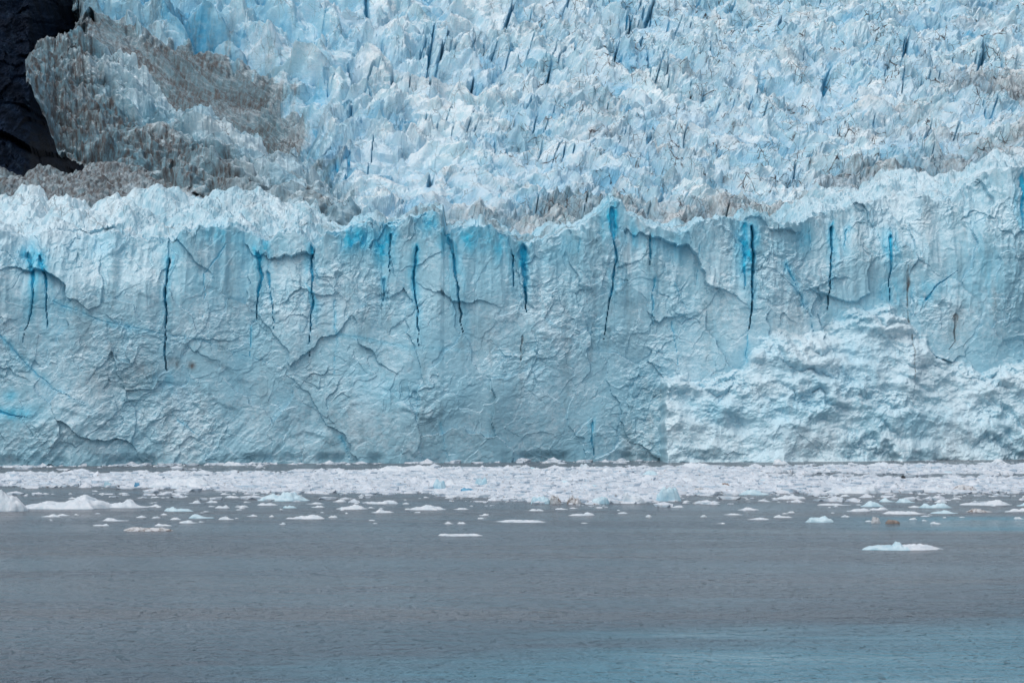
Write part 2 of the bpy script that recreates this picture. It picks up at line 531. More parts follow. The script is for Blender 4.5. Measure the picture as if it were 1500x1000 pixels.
def build_cliff():
    NC, NF, NT = 1300, 290, 90
    uu = np.linspace(-140, 1640, NC)
    x0, y0, _ = place(uu, uu * 0 + 500, 793.0)
    # column x on the oblique front line
    a = (uu - 750) / F_PX
    yf = 793.0 / (1 - 0.27 * a)
    xf = a * yf
    yf = front_y(xf)
    jag = 4.0 * fbm(xf / 6.0, xf * 0 + 1.7, 61, 4) + 5 * np.round(1.4 * noise2(xf / 7.0, xf * 0 + 9.1, 62) + 0.3 * noise2(xf / 2.0, xf * 0 + 4.4, 63)) * smooth(380, 480, uu) * smooth(1180, 1120, uu)
    zc = place(uu, CREST(uu) + jag, yf + 6.0)[2]
    cen = smooth(420, 520, uu) * smooth(1200, 1130, uu)
    dep_ = 58.0 - 22.0 * cen
    zb = place(uu, BACK(uu) * (1 - cen) + (CREST(uu) - 7) * cen, yf + 7 + dep_)[2]
    tf = np.linspace(0, 1, NF)[:, None]
    tt = (np.linspace(0, 1, NT + 1)[1:, None]) ** 1.15
    Z = np.vstack([-4 + tf * (zc + 4), zc + (zb - zc) * (0.35 * tt + 0.65 * tt * tt)])
    ln = 13.0 * np.maximum(smooth(270, 170, uu), smooth(1150, 1240, uu)) * (0.7 + 0.5 * noise2(xf / 13, xf * 0 + 2.2, 64))
    back = 7.0 * tf ** 1.5 + ln * smooth(0.74, 1.05, tf)
    Y = np.vstack([yf + back, yf + back[-1] + (dep_ - ln * 0.8) * tt])
    X = np.repeat(xf[None], NF + NT, 0)
    S = np.vstack([Z[:NF], zc + 58 * tt + 0 * zc])           # running length up the face and over the top
    u, v = pix(X, Y, Z)
    top = smooth(0.0, 0.35, np.vstack([0 * tf + 0 * zc, tt + 0 * zc]))
    # --- relief toward the viewer
    wx = X + 2.2 * fbm(X / 9, S / 9, 21, 3)
    wz = S + 2.2 * fbm(X / 9 + 40, S / 9, 22, 3)
    D = 2.6 * noise2(X / 30, S / 40, 1) + 1.1 * noise2(X / 12, S / 18, 2)
    rg = smooth(-0.25, 0.55, noise2(X / 26, S / 18, 3) + 0.5 * noise2(X / 9, S / 7, 4))     # broken here, smooth there
    p1, e1, _ = plates(wx + 0.3 * wz, wz * 0.7, 15, 31, 0.16, 0.02)
    p0, e0, _ = plates(wx - 0.5 * wz, wz * 0.8 + 0.2 * wx, 7.5, 34, 0.22, 0.03)
    p2, e2, _ = plates(wx + 0.25 * wz, wz, 5.2, 32, 0.42, 0.06)
    p3, e3, _ = plates(wx - 0.35 * wz, wz, 1.9, 33, 0.5, 0.08)
    low = smooth(560, 640, v)
    D += p1 * (1 - 0.3 * low) + (0.15 + 0.5 * rg) * p0 + (0.05 + 0.24 * rg) * p2 + (0.10 + 0.24 * rg) * p3
    D += (0.07 + 0.15 * rg) * fbm(X / 1.8, S / 1.3, 41, 4, 0.6)
    ter = (X * 0.45 + S + 3 * fbm(X / 12, S / 12, 42, 4)) / 9.0      # broken ledges that come and go
    saw = ter - np.floor(ter)
    D += 0.6 * smooth(0.1, 0.6, noise2(X / 16 + 7, S / 12, 43)) * (smooth(0, 0.22, saw) - saw)
    sx_, sz_ = X * 0.72 - S * 0.70, X * 0.70 + S * 0.72       # slanting shear marks
    D += (0.05 + 0.32 * low * smooth(620, 300, u)) * ridged(sx_ / 5.5, sz_ / 22, 45, 3)
    # shallow vertical flutes in the upper half
    flute = smooth(520, 400, v)
    D += flute * 0.75 * ridged(X / 9.0, S / 60, 46, 3)
    D += flute * (0.12 + 0.25 * rg) * ridged(wx / 2.3, S / 15, 47, 3)      # fine upright splitting
    # --- fallen ice piled against the foot on the right
    ap = APRON(u) + 10 * fbm(u / 28, v / 28, 51, 4)
    th = smooth(0, 24, v - ap) * smooth(966, 974, u + 4 * fbm(S / 5, S * 0, 60, 3))
    lump = 1.6 * (1 - np.abs(noise2(X / 9, S / 6, 52))) * 1.6 + 2.2 * fbm(X / 14 + 0.4 * S / 9, S / 7, 53, 3)
    l2, _, _ = plates(wx * 0.7 + 0.5 * wz, wz * 1.2, 3.2, 54, 0.5, 0.12)
    led = (S + 0.40 * X + 5.0 * fbm(X / 11, S / 11, 57, 5, 0.55)) / 7.5
    lw = led - np.floor(led)
    shelf_ = 2.4 * smooth(-0.5, 0.5, noise2(X / 17, S / 12, 58)) * np.sin(np.clip(lw, 0, 1) * math.pi) ** 0.8 * (1.25 - 0.5 * lw)
    Dap = D * 0.30 + 4.0 + shelf_ + np.clip(v - ap, 0, 240) * 0.06 + 0.55 * lump + 0.16 * l2 + 0.24 * ridged(X / 9 - S / 9, S / 5.0 + X / 16, 55, 5, 0.6) + 0.16 * fbm(X / 2.5, S / 1.8, 56, 4, 0.6) + 2.4 * smooth(1120, 980, u)
    D = D * (1 - th) + Dap * th
    D -= 1.6 * smooth(3.2, 0.6, Z) * smooth(-0.15, 0.35, noise2(X / 14, X * 0 + 6.1, 65) + 0.4 * noise2(X / 4, X * 0 + 1.1, 66))
    # --- cracks
    blue = np.zeros_like(D)
    _, _, vb_ = plates(wx + 0.12 * wz, wz * 0.28, 1.5, 75)
    _, _, vb2 = plates(wx + 0.3 * wz, wz * 0.6, 3.4, 76)
    fac = 0.55 * ((vb_ * 2654435761) % 1009) / 1009.0 + 0.75 * ((vb2 * 2654435761) % 997) / 997.0      # clean ice breaks off in facets
    dirt = np.zeros_like(D)
    wu = u + 2.2 * fbm(X / 4, S / 4, 71, 3)
    for pts, hw, dep, halo in CRACKS:
        P = np.array(pts)
        m = (u > P[:, 0].min() - 40) & (u < P[:, 0].max() + 40) & (v > P[:, 1].min() - 40) & (v < P[:, 1].max() + 40)
        if not m.any():
            continue
        d, pos = poly_dist(wu[m], v[m], pts)
        wd = hw * 1.12 * smooth(-0.06, 0.05, pos) * (1.0 - 0.85 * pos ** 1.1) * (1 + 0.35 * smooth(0.35, 0.05, pos)) * (0.8 + 0.6 * fbm(X[m] / 3, S[m] / 3, 72, 3))
        wd = np.maximum(wd, 0.25)
        g = smooth(1.25, 0.25, d / wd)
        core = smooth(1.0, 0.2, d / (0.45 * wd)) * (1.0 if pts[0][0] in (247, 1102, 1218, 610) else 0.1)
        am = min(max(hw / 2.2, 0.4), 1.0)
        D[m] -= dep * (0.26 * g + 0.14 * core) * am
        strk = np.clip(1.5 * fac[m] - 0.2 + 0.5 * noise2(X[m] / 0.9, S[m] / 9, 73), 0, 1.3)
        b = am * np.maximum(g * 0.85, 0.68 * np.exp(-(d / (1.5 * max(halo, 1))) ** 2) * (1 - 0.8 * pos) * strk)
        if halo <= 1:
            dirt[m] = np.maximum(dirt[m], 0.9 * smooth(2.4, 0.6, d / wd))
        else:
            blue[m] = np.maximum(blue[m], b)
    for bu, bv, ru, rv, am in BLUE_SPOTS:
        q = ((u - bu) / ru) ** 2 + ((v - bv) / rv) ** 2
        blue = np.maximum(blue, (0.5 if bu > 1000 and bv > 480 else 1.05) * am * np.exp(-q) * np.clip(1.5 * fac - 0.05 + 0.5 * noise2(X / 1.6, S / 12, 81), 0, 1.4))
    blue += 0.10 + 0.10 * fbm(X / 12, S / 14, 82, 3) * (1 - top)
    crest_blue = smooth(40, 5, np.abs(v - CREST(u) - 14)) * (1 - top)  # bluer ice along the crest
    blue += 0.22 * crest_blue * smooth(-0.1, 0.5, noise2(X / 12, S / 20, 83)) * smooth(1200, 1100, u)
    blue = np.clip(blue * (1 - 0.7 * top) + 0.22 * top * cen, 0, 1)
    for du, dv, r, am in ((255, 532, 8, 1.0), (281, 535, 6, 1.0), (215, 545, 22, .5), (190, 560, 20, .4), (325, 507, 14, .35), (140, 560, 30, .25), (1395, 490, 14, .4), (770, 510, 16, .25), (965, 580, 12, .35)):
        dirt = np.maximum(dirt, am * np.exp(-((u - du) ** 2 + (v - dv) ** 2) / r ** 2))
    dirt = np.maximum(dirt, 0.65 * top * smooth(-0.1, 0.6, fbm(X / 16, Y / 9, 84, 4)) * cen)
    snow = -0.2 * (1 - top) + (-0.24 + 0.07 * cen + 0.25 * noise2(X / 9, Y / 7, 87)) * top + (0.36 + 0.3 * noise2(X / 12, S / 9, 59)) * th + 0.15 * smooth(1150, 1250, u) * smooth(380, 300, v) * (1 - top)
    snow += 0.3 * np.exp(-((u - 150) / 45) ** 2 - ((v - 565) / 30) ** 2)
    snow += 0.35 * smooth(250, 100, u) * smooth(400, 350, v)
    dirt = np.maximum(dirt, 0.22 * smooth(0.1, 0.8, fbm(X / 4, S / 22, 88, 4)) * (1 - th))
    vein = 0.35 + 0.8 * top + 0 * D
    # --- over the top the relief points upward
    h1, _, _ = peaks(X + 2 * fbm(X / 7, Y / 7, 96, 3), Y, 10, 91, (0.4, 1.1), 0.5)
    h2, _, _ = peaks(X + 3, Y, 4.0, 92, (0.5, 1.6), 0.8)
    h3, _, _ = peaks(X + 1, Y, 1.7, 97, (0.5, 1.8), 0.9)
    q4, _, _ = plates(X, Y, 1.1, 98, 0.9, 0.25)
    lob = 1 - np.abs(noise2(X / 15 + 3, Y / 13, 95))
    UP = ((0.55 + 0.35 * (1 - cen)) * (h1 + 2.5) + 0.65 * (h2 + 1.2) + 0.55 * h3 + 0.5 * q4 + 1.4 * fbm(X / 14, Y / 14, 93, 3) + 3.2 * (lob - 0.6) * smooth(1120, 1200, u)) * top
    kick = smooth(0.82, 1.0, np.vstack([tf + 0 * zc, 1 - 0 * tt + 0 * zc])) * (1 - top)
    UP += kick * (0.5 * p2 + 0.7 * p3 + 0.8 * fbm(X / 3, S / 8, 94, 4))
    Y2 = Y - D * (1 - 0.75 * top)
    Z2 = Z + UP + 0.12 * D * (1 - top) * smooth(0, 10, Z)
    Vv = np.stack([X, Y2, Z2], -1).reshape(-1, 3)
    A = {'blue': blue.ravel(), 'dirt': np.clip(dirt, 0, 1).ravel(), 'snow': snow.ravel(), 'vein': vein.ravel()}
    Fq = grid_faces(NF + NT, NC)
    # split: the ice columns between the main cracks, the fallen ice at the foot, the broken top
    def fc(q):
        return q.ravel()[Fq[:, 0]]
    fu, fv, fth, ftop = fc(u), fc(v), fc(th), fc(top)
    root = bpy.data.objects.new('ice_cliff', None)
    COL.objects.link(root)
    tag(root, 'sheer pale blue glacier front with vertical blue cracks rising from the water', 'ice cliff', kind='structure')
    apron = fth > 0.4
    crown = (ftop > 0.25) & ~apron
    rest = ~(apron | crown)
    lower = rest & (fv > 545)
    make = lambda nm, mk: link(nm, make_mesh(nm, *subset(Vv, Fq, A, mk), M_CLIFF, True), root)
    o = make('fallen_ice_apron', apron)
    o['label'] = 'lumpy white collapsed ice piled against the foot of the cliff'
    o = make('broken_top', crown)
    o = make('cliff_foot', lower)
    lines = [CRACKS[i][0] for i in (0, 2, 3, 6, 9, 10, 12, 13, 17, 19, 20)]
    idx = np.zeros(len(Fq), int)
    for pl in lines:
        p = np.array(sorted(pl, key=lambda q: q[1]), float)
        idx += fu > np.interp(fv, p[:, 1], p[:, 0])
    up_ = rest & ~lower
    for k in range(len(lines) + 1):
        m = up_ & (idx == k)
        if m.sum() > 50:
            make('ice_buttress', m)


build_cliff()

# ------------------------------------------------------------------ icefall behind the cliff
def sheet(u0, u1, NC, NR, Y0, Y1, v0, v1, power=1.0):
    uu = np.linspace(u0, u1, NC)
    t = np.linspace(0, 1, NR)[:, None]
    Yb = Y0(uu) + (Y1(uu) - Y0(uu)) * t
    vb = v0(uu) + (v1(uu) - v0(uu)) * t ** power
    X, Y, Z = place(np.repeat(uu[None], NR, 0), vb, Yb)
    return X, Y, Z, np.repeat(uu[None], NR, 0), vb


RIDGE = curve([(20, 150), (43, 107), (53, 84), (75, 72), (90, 66), (105, 56), (120, 50), (138, 58), (165, 84), (190, 102), (230, 135), (270, 163), (310, 184),
               (350, 205), (390, 222), (430, 248), (470, 278), (520, 296), (560, 308), (660, 326)])
SLASH = [([(637, 47), (630, 80), (622, 112)], 2.6), ([(653, 67), (635, 102)], 2.4), ([(630, 60), (612, 82)], 2.0), ([(695, 105), (682, 132)], 2.4),
         ([(805, 112), (798, 138)], 2.4), ([(923, 40), (900, 105)], 3.0), ([(943, 58), (929, 82)], 2.6), ([(535, 0), (537, 26)], 3.4),
         ([(634, 255), (626, 276)], 4.0), ([(1215, 116), (1203, 136)], 4.0), ([(512, 90), (516, 122)], 3.0), ([(470, 150), (464, 175)], 3.2),
         ([(960, 10), (940, 45)], 2.4), ([(1155, 15), (1140, 42)], 3.5), ([(560, 60), (556, 90)], 2.4), ([(760, 10), (735, 40)], 2.2), ([(840, 5), (815, 40)], 2.2),
         ([(1330, 60), (1320, 90)], 2.4), ([(1440, 80), (1436, 100)], 3.2), ([(520, 150), (512, 175)], 2.4), ([(580, 95), (570, 125)], 2.0)]


def build_icefall():
    NC, NR = 1240, 600
    Y0 = curve([(-300, 1010), (200, 1010), (380, 975), (450, 925), (520, 845), (700, 830), (1000, 846), (1200, 880), (1500, 905), (1900, 930)])
    Y1 = curve([(-300, 1140), (300, 1150), (600, 1210), (1500, 1240), (1900, 1250)])
    v0 = curve([(80, 150), (130, 90), (200, 140), (300, 230), (380, 290), (450, 335), (520, 354), (700, 348), (800, 360), (900, 345), (1000, 340), (1150, 335), (1300, 300), (1440, 275), (1700, 270)])
    v1 = curve([(-300, -75), (1900, -75)])
    X, Y, Z, u, v = sheet(60, 1660, NC, NR, Y0, Y1, v0, v1, 0.92)
    left = smooth(560, 330, u)                                  # tall blue spires on the left
    mid = smooth(330, 470, u) * smooth(1000, 760, u) * smooth(260, 120, v)
    # the dirty concave flank: between the spires and the side ridge
    flank_top = curve([(80, 20), (150, 25), (200, 55), (260, 60), (320, 80), (400, 130), (450, 180), (480, 250), (520, 330)])(u)
    fv_ = v - flank_top + 16 * fbm(X / 15, Y / 15, 7, 3) + 22 * fbm(X / 4.5, Y / 60, 9, 3)
    fl = smooth(-26, 26, fv_) * smooth(520, 380, u + 40 * noise2(X / 14, Y / 20, 8) + 40 * fbm(X / 5, Y / 40, 10, 3))
    fl2 = smooth(-75, 20, fv_) * smooth(520, 330, u)          # grit thins out upward into the blue ice
    wx = X + 3.0 * fbm(X / 14, Y / 14, 101, 3)
    wy = Y + 3.0 * fbm(X / 14 + 9, Y / 14, 102, 3)
    H = 5.0 * noise2(X / 55, Y / 40, 103) + 2.5 * noise2(X / 22, Y / 18, 104)
    a1, id1, S1 = peaks(wx + 0.25 * wy, wy, 12, 105, (0.5, 1.9), 0.75, 5)
    a2, id2, S2 = peaks(wx * 1.15 + 0.2 * wy, wy, 5.0, 106, (0.6, 2.2), 0.85, 5)
    a3, id3, _ = peaks(wx, wy, 2.1, 107, (0.5, 2.2), 0.9, 4)
    p4, e4, _ = plates(wx, wy, 1.4, 108, 1.1, 0.28)
    k1 = 0.62 + 0.75 * left + 0.3 * mid
    calm = smooth(-0.2, 0.5, noise2(X / 38, Y / 55, 130) + 0.5 * noise2(X / 14, Y / 20, 131)) * (0.6 + 0.4 * smooth(1150, 850, u))   # big clean faces here, splinters there
    R = k1 * (a1 + 4.0) * (0.85 + 0.4 * calm) + 0.95 * (a2 + 1.7) * (1.1 - 0.65 * calm) + 0.85 * (a3 + 0.9) * (1.1 - 0.7 * calm) + 0.5 * p4 * (1.1 - 0.7 * calm)
    fam = np.abs(noise2((X - 0.13 * Y) / 6.0, Y / 40, 132)) + 0.12 * smooth(0.3, -0.2, noise2(X / 30, Y / 40, 133)) + 0.10 * smooth(-0.1, -0.5, noise2(X / 7, Y / 16, 134))
    cre = smooth(0.062, 0.02, fam) * smooth(430, 520, u)
    R = R - 2.4 * cre
    strk = ridged((X * 0.6 + Z * 0.8) / 5, (Z * 0.6 - 0.8 * X) / 45, 109, 4)
    flR = 0.16 * (a1 + 4.0) + 0.13 * (a2 + 2) + 0.2 * a3 + 1.9 * strk + 0.5 * ridged((X * 0.6 + Z * 0.8) / 1.8, (Z * 0.6 - 0.8 * X) / 20, 140, 3)
    # near edge merges with the broken top of the cliff
    R = R * (1 - fl) + flR * fl
    R = R * smooth(0.0, 0.035, np.linspace(0, 1, NR)[:, None] + 0 * u)
    blue = 0.0 * R
    cell = S1.R[1][id1]
    cell2 = S2.R[1][id2]
    blue += 0.02 + 0.16 * cell ** 3 + 0.30 * cell2 ** 6 + 0.20 * left * (0.4 + 1.2 * cell) + 0.10 * fbm(X / 30, Y / 30, 111, 3)
    blue += 0.16 * smooth(-2.0, -4.8, a1) + 0.12 * smooth(-1.0, -2.4, a2)
    blue += 0.5 * cre
    blue *= 1 - 0.85 * fl
    wu = u + 3 * fbm(X / 6, Y / 6, 112, 3)
    for pts, hw in SLASH:
        P = np.array(pts)
        m = (u > P[:, 0].min() - 25) & (u < P[:, 0].max() + 25) & (v > P[:, 1].min() - 25) & (v < P[:, 1].max() + 25)
        d, pos = poly_dist(wu[m], v[m], pts)
        g = smooth(1.2, 0.3, d / (hw * (0.4 + 0.7 * np.sin(np.clip(pos, .05, .95) * math.pi))))
        R[m] -= 6.0 * g
        blue[m] = np.maximum(blue[m], np.maximum(0.9 * g, 0.5 * np.exp(-(d / (2.2 * hw)) ** 2)))
    dirt = fl * (0.62 + 0.40 * smooth(-0.4, 0.4, noise2(X / 14, (Y + Z) / 18, 113)) + 0.5 * smooth(0.6, -0.6, strk)) + 0.8 * smooth(165, 105, u + 12 * fbm(X / 7, Z / 20, 119, 3)) * smooth(120, 40, v)
    dirt = np.maximum(dirt, fl2 * (0.25 + 0.5 * smooth(-0.3, 0.5, fbm(X / 3.5, Y / 50, 121, 4))))
    band = fbm(X / 80, Y / 14, 114, 4)
    dirt += 0.26 * smooth(0.25, 0.8, band) * smooth(500, 640, u)
    dirt += 0.55 * smooth(30, 8, np.abs(v - curve([(600, 322), (760, 332), (900, 318), (1000, 320), (1150, 318), (1300, 255), (1500, 215)])(u) + 10 * fbm(X / 30, Y / 30, 115, 3))) * smooth(620, 700, u)
    dirt += 0.7 * np.exp(-((u - 1450) / 70) ** 2 - ((v - 135) / 22) ** 2) + 0.5 * np.exp(-((u - 890) / 14) ** 2 - ((v - 178) / 14) ** 2) + 0.4 * np.exp(-((u - 550) / 18) ** 2 - ((v - 118) / 14) ** 2)
    dirt += 0.22 * smooth(-0.7, -2.2, a2) * smooth(0.0, 0.5, fbm(X / 26, Y / 26, 116, 3)) * (1 - left)
    snow = 0.10 + 0.2 * noise2(X / 20, Y / 20, 117) - 0.3 * left - 0.25 * fl2 - 0.25 * fl + 0.8 * smooth(0.45, 0.55, fl) * smooth(1.0, 0.5, fl)
    vein = 0.7 + 1.1 * smooth(600, 900, u) + 0 * R
    lean = 0.32 + 0.1 * noise2(X / 40, Y / 40, 118)
    X2 = X + 0.18 * R * smooth(500, 700, u)
    Y2 = Y - lean * R + 90 * smooth(128, 70, u + 22 * fbm(X / 9, Z / 12, 120, 4))
    Z2 = Z + H * (1 - 0.6 * fl) + 0.92 * R
    Vv = np.stack([X2, Y2, Z2], -1).reshape(-1, 3)
    A = {'blue': np.clip(blue, 0, 1).ravel(), 'dirt': np.clip(dirt, 0, 1).ravel(), 'snow': snow.ravel(), 'vein': vein.ravel()}
    Fq = grid_faces(NR, NC)
    fid = id1.ravel()[Fq[:, 0]]
    ffl = fl.ravel()[Fq[:, 0]]
    fu, fv = pix(*Vv[Fq[:, 0]].T)
    vis = (fu > 0) & (fu < 1500) & (fv > 0) & (fv < 345) & (ffl < 0.5)
    fid[ffl >= 0.5] = -1
    ids, cnt = np.unique(fid[vis], return_counts=True)
    keep = ids[np.argsort(-cnt)][:280]
    keep = keep[keep >= 0]
    kept = np.isin(fid, keep)
    flm = ffl >= 0.5
    root = bpy.data.objects.new('icefall', None)
    COL.objects.link(root)
    tag(root, 'steep jumbled field of pale blue ice pinnacles climbing behind the cliff', 'icefall', kind='structure')
    link('crevassed_ice', make_mesh('crevassed_ice', *subset(Vv, Fq, A, ~kept & ~flm), M_FALL), root)
    f = link('dirty_flank', make_mesh('dirty_flank', *subset(Vv, Fq, A, flm), M_SHADED_GRIT), root)
    f['label'] = 'brown grit streaked hollow flank below the blue pinnacles'
    order = np.argsort(fid, kind='stable')
    sf = fid[order]
    for k in keep:
        a, b = np.searchsorted(sf, k), np.searchsorted(sf, k, 'right')
        link('serac', make_mesh('serac', *subset(Vv, Fq, A, order[a:b]), M_FALL), root)


build_icefall()


# ------------------------------------------------------------------ side ridge of dirty ice on the left
def build_ridge():
    NC, NR = 470, 240
    Y0 = curve([(-200, 905), (100, 905), (300, 880), (560, 838), (660, 828)])
    Y1 = curve([(-200, 975), (150, 985), (560, 900), (660, 870)])
    v0 = curve([(20, 160), (43, 125), (67, 172), (83, 218), (100, 232), (127, 245), (150, 262), (200, 275), (400, 305), (560, 345), (660, 355)])
    jl = lambda q: v0(q) + 9 * fbm(q / 11.0, q * 0 + 2.2, 211, 4) * smooth(160, 110, q)
    jr = lambda q: RIDGE(q) + 7 * fbm(q / 16.0, q * 0 + 5.2, 212, 5, 0.6)
    X, Y, Z, u, v = sheet(40, 650, NC, NR, Y0, Y1, jl, jr, 0.8)
    wx = X + 2 * fbm(X / 9, Y / 9, 201, 3)
    wy = Y + 2 * fbm(X / 9 + 5, Y / 9, 202, 3)
    # slabs run down to the right along the ridge
    W = 0.7 * Z + 0.7 * wy
    ca, sa = math.cos(0.6), math.sin(0.6)
    la, lb = (wx * ca - W * sa) * 0.55, wx * sa + W * ca
    a1, id1, S1 = peaks(la, lb, 6.0, 203, (0.6, 2.0), 0.9, 4)
    a2, id2, S2 = peaks(la * 1.3 + 5, lb, 2.9, 204, (0.6, 2.2), 0.9, 4)
    a3, _, _ = peaks(wx, W, 1.3, 210, (0.6, 2.0), 0.9, 4)
    R = (1.5 * (a1 + 2.2) + 1.0 * (a2 + 1.0) + 0.8 * a3 + 2.6 * ridged(lb / 11 + 0.3 * noise2(wx / 9, W / 9, 213), la / 16, 214, 2)) * (1 - 0.65 * smooth(460, 640, u))
    ed = smooth(0, 0.06, np.linspace(0, 1, NR)[:, None] + 0 * u)
    blue = 0.12 + 0.35 * S1.R[1][id1] ** 2 + 0.25 * smooth(0, -3, a2) + 0.15 * noise2(X / 12, Z / 12, 207)
    t = np.linspace(0, 1, NR)[:, None] + 0 * u
    dirt = 0.85 * smooth(0.7, 0.3, t) * smooth(430, 260, u) * (0.5 + 0.5 * smooth(-0.3, 0.4, fbm(X / 10, Z / 10, 208, 3))) + 0.45 * smooth(0.0, 0.5, fbm(X / 8, Z / 8, 209, 4))
    dirt += 0.75 * smooth(200, 80, u) + 0.5 * smooth(-0.4, -1.6, a2)  # left end's blue-black shade is painted in through the dirt mask
    dirt *= 1 - 0.75 * smooth(0.45, 0.8, t) * smooth(120, 190, u)
    Vv = np.stack([X, Y - 0.5 * R, Z + 0.7 * R * (0.3 + 0.7 * ed)], -1).reshape(-1, 3)
    A = {'blue': np.clip(blue, 0, 1).ravel(), 'dirt': np.clip(dirt, 0, 1).ravel(), 'snow': (-0.2 + 0.7 * smooth(230, 420, u) + 0.55 * smooth(0.45, 0.85, t) * smooth(110, 190, u)).ravel(), 'vein': (0.8 + 0 * u).ravel()}
    o = link('ice_ridge', make_mesh('ice_ridge', Vv, grid_faces(NR, NC), A, M_RIDGE))
    tag(o, 'grit stained ridge of broken ice slabs slanting down from the dark rock', 'ice ridge', kind='structure')


build_ridge()


# ------------------------------------------------------------------ low dirty debris between the shelf and the ridge
def build_debris():
    NC, NR = 520, 90
    Y0 = curve([(-300, 835), (600, 842)])
    Y1 = curve([(-300, 905), (600, 890)])
    v0 = curve([(-200, 318), (600, 356)])
    v1 = curve([(-200, 255), (0, 252), (30, 248), (55, 244), (95, 252), (130, 240), (200, 246), (300, 262), (400, 282), (600, 312)])
    X, Y, Z, u, v = sheet(-160, 560, NC, NR, Y0, Y1, v0, v1)
    a1, id1, S1 = peaks(X, Y, 8, 301, (0.4, 1.2), 0.6)
    a2, _, _ = peaks(X, Y, 3, 302, (0.5, 1.7), 0.8)
    p3, _, _ = plates(X, Y, 1.4, 303, 0.8, 0.25)
    R = (0.55 * (a1 + 2) + 0.6 * (a2 + 0.8) + 0.5 * p3) * smooth(0, 0.12, np.linspace(0, 1, NR)[:, None] + 0 * u)
    dirt = 0.95 * smooth(-0.55, 0.25, fbm(X / 12, Y / 12, 304, 4) + 0.3 * smooth(420, 200, u))
    blue = 0.1 + 0.35 * S1.R[1][id1] ** 3
    Vv = np.stack([X, Y - 0.4 * R, Z + 0.9 * R], -1).reshape(-1, 3)
    A = {'blue': blue.ravel(), 'dirt': dirt.ravel(), 'snow': (0 * u).ravel(), 'vein': (1 + 0 * u).ravel()}
    o = link('moraine', make_mesh('moraine', Vv, grid_faces(NR, NC), A, M_SHADED_GRIT))
    tag(o, 'brown grit covered ice rubble in the hollow below the slanting ridge', 'moraine', kind='structure')


build_debris()

# ------------------------------------------------------------------ dark wet rock on the left
n = N('wet_black_rock')
rk = n.noise(n.scale(n.pos, (1, 1, 0.6)), 0.12, 9, 0.65)
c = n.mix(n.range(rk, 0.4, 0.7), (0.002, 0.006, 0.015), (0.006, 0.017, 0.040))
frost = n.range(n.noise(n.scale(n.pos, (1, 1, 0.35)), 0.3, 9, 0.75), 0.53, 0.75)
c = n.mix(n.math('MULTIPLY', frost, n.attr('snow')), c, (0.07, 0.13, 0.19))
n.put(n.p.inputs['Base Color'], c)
n.p.inputs['Roughness'].default_value = 0.55
n.p.inputs['Specular IOR Level'].default_value = 0.08
n.put(n.p.inputs['Normal'], n.bump(n.noise(n.pos, 0.5, 10, 0.65), 0.7, 1.5))
M_ROCK = n.m


def build_rock():
    NC, NR = 220, 200
    Y0 = curve([(-400, 960), (40, 1000), (110, 1060), (300, 1180)])
    Y1 = curve([(-400, 1060), (40, 1120), (110, 1190), (300, 1300)])
    v0 = curve([(-400, 305), (300, 305)])
    v1 = curve([(-400, -90), (300, -90)])
    X, Y, Z, u, v = sheet(-160, 210, NC, NR, Y0, Y1, v0, v1)
    a1, _, _ = plates(X + 0.3 * Z, Z, 14, 401, 0.7, 0.15)
    a2, _, _ = plates(X - 0.3 * Z, Z, 5, 402, 0.7, 0.15)
    R = 0.5 * a1 + 0.6 * a2 + 1.8 * fbm(X / 8, Z / 8, 403, 6, 0.6)
    R -= 9 * np.exp(-((u - 60) / 45) ** 2 - ((v - 150) / 90) ** 2)
    sn = 0.3 + 0.9 * smooth(60, 130, u) * smooth(60, 20, v) + 0.5 * np.exp(-((u - 12) / 14) ** 2 - ((v - 68) / 10) ** 2)
    Vv = np.stack([X, Y - R, Z + 0.3 * R], -1).reshape(-1, 3)
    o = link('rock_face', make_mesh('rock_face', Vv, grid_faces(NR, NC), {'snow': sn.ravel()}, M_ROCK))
    tag(o, 'near black wet rock face in shade left of the glacier', 'rock face', kind='structure')


build_rock()

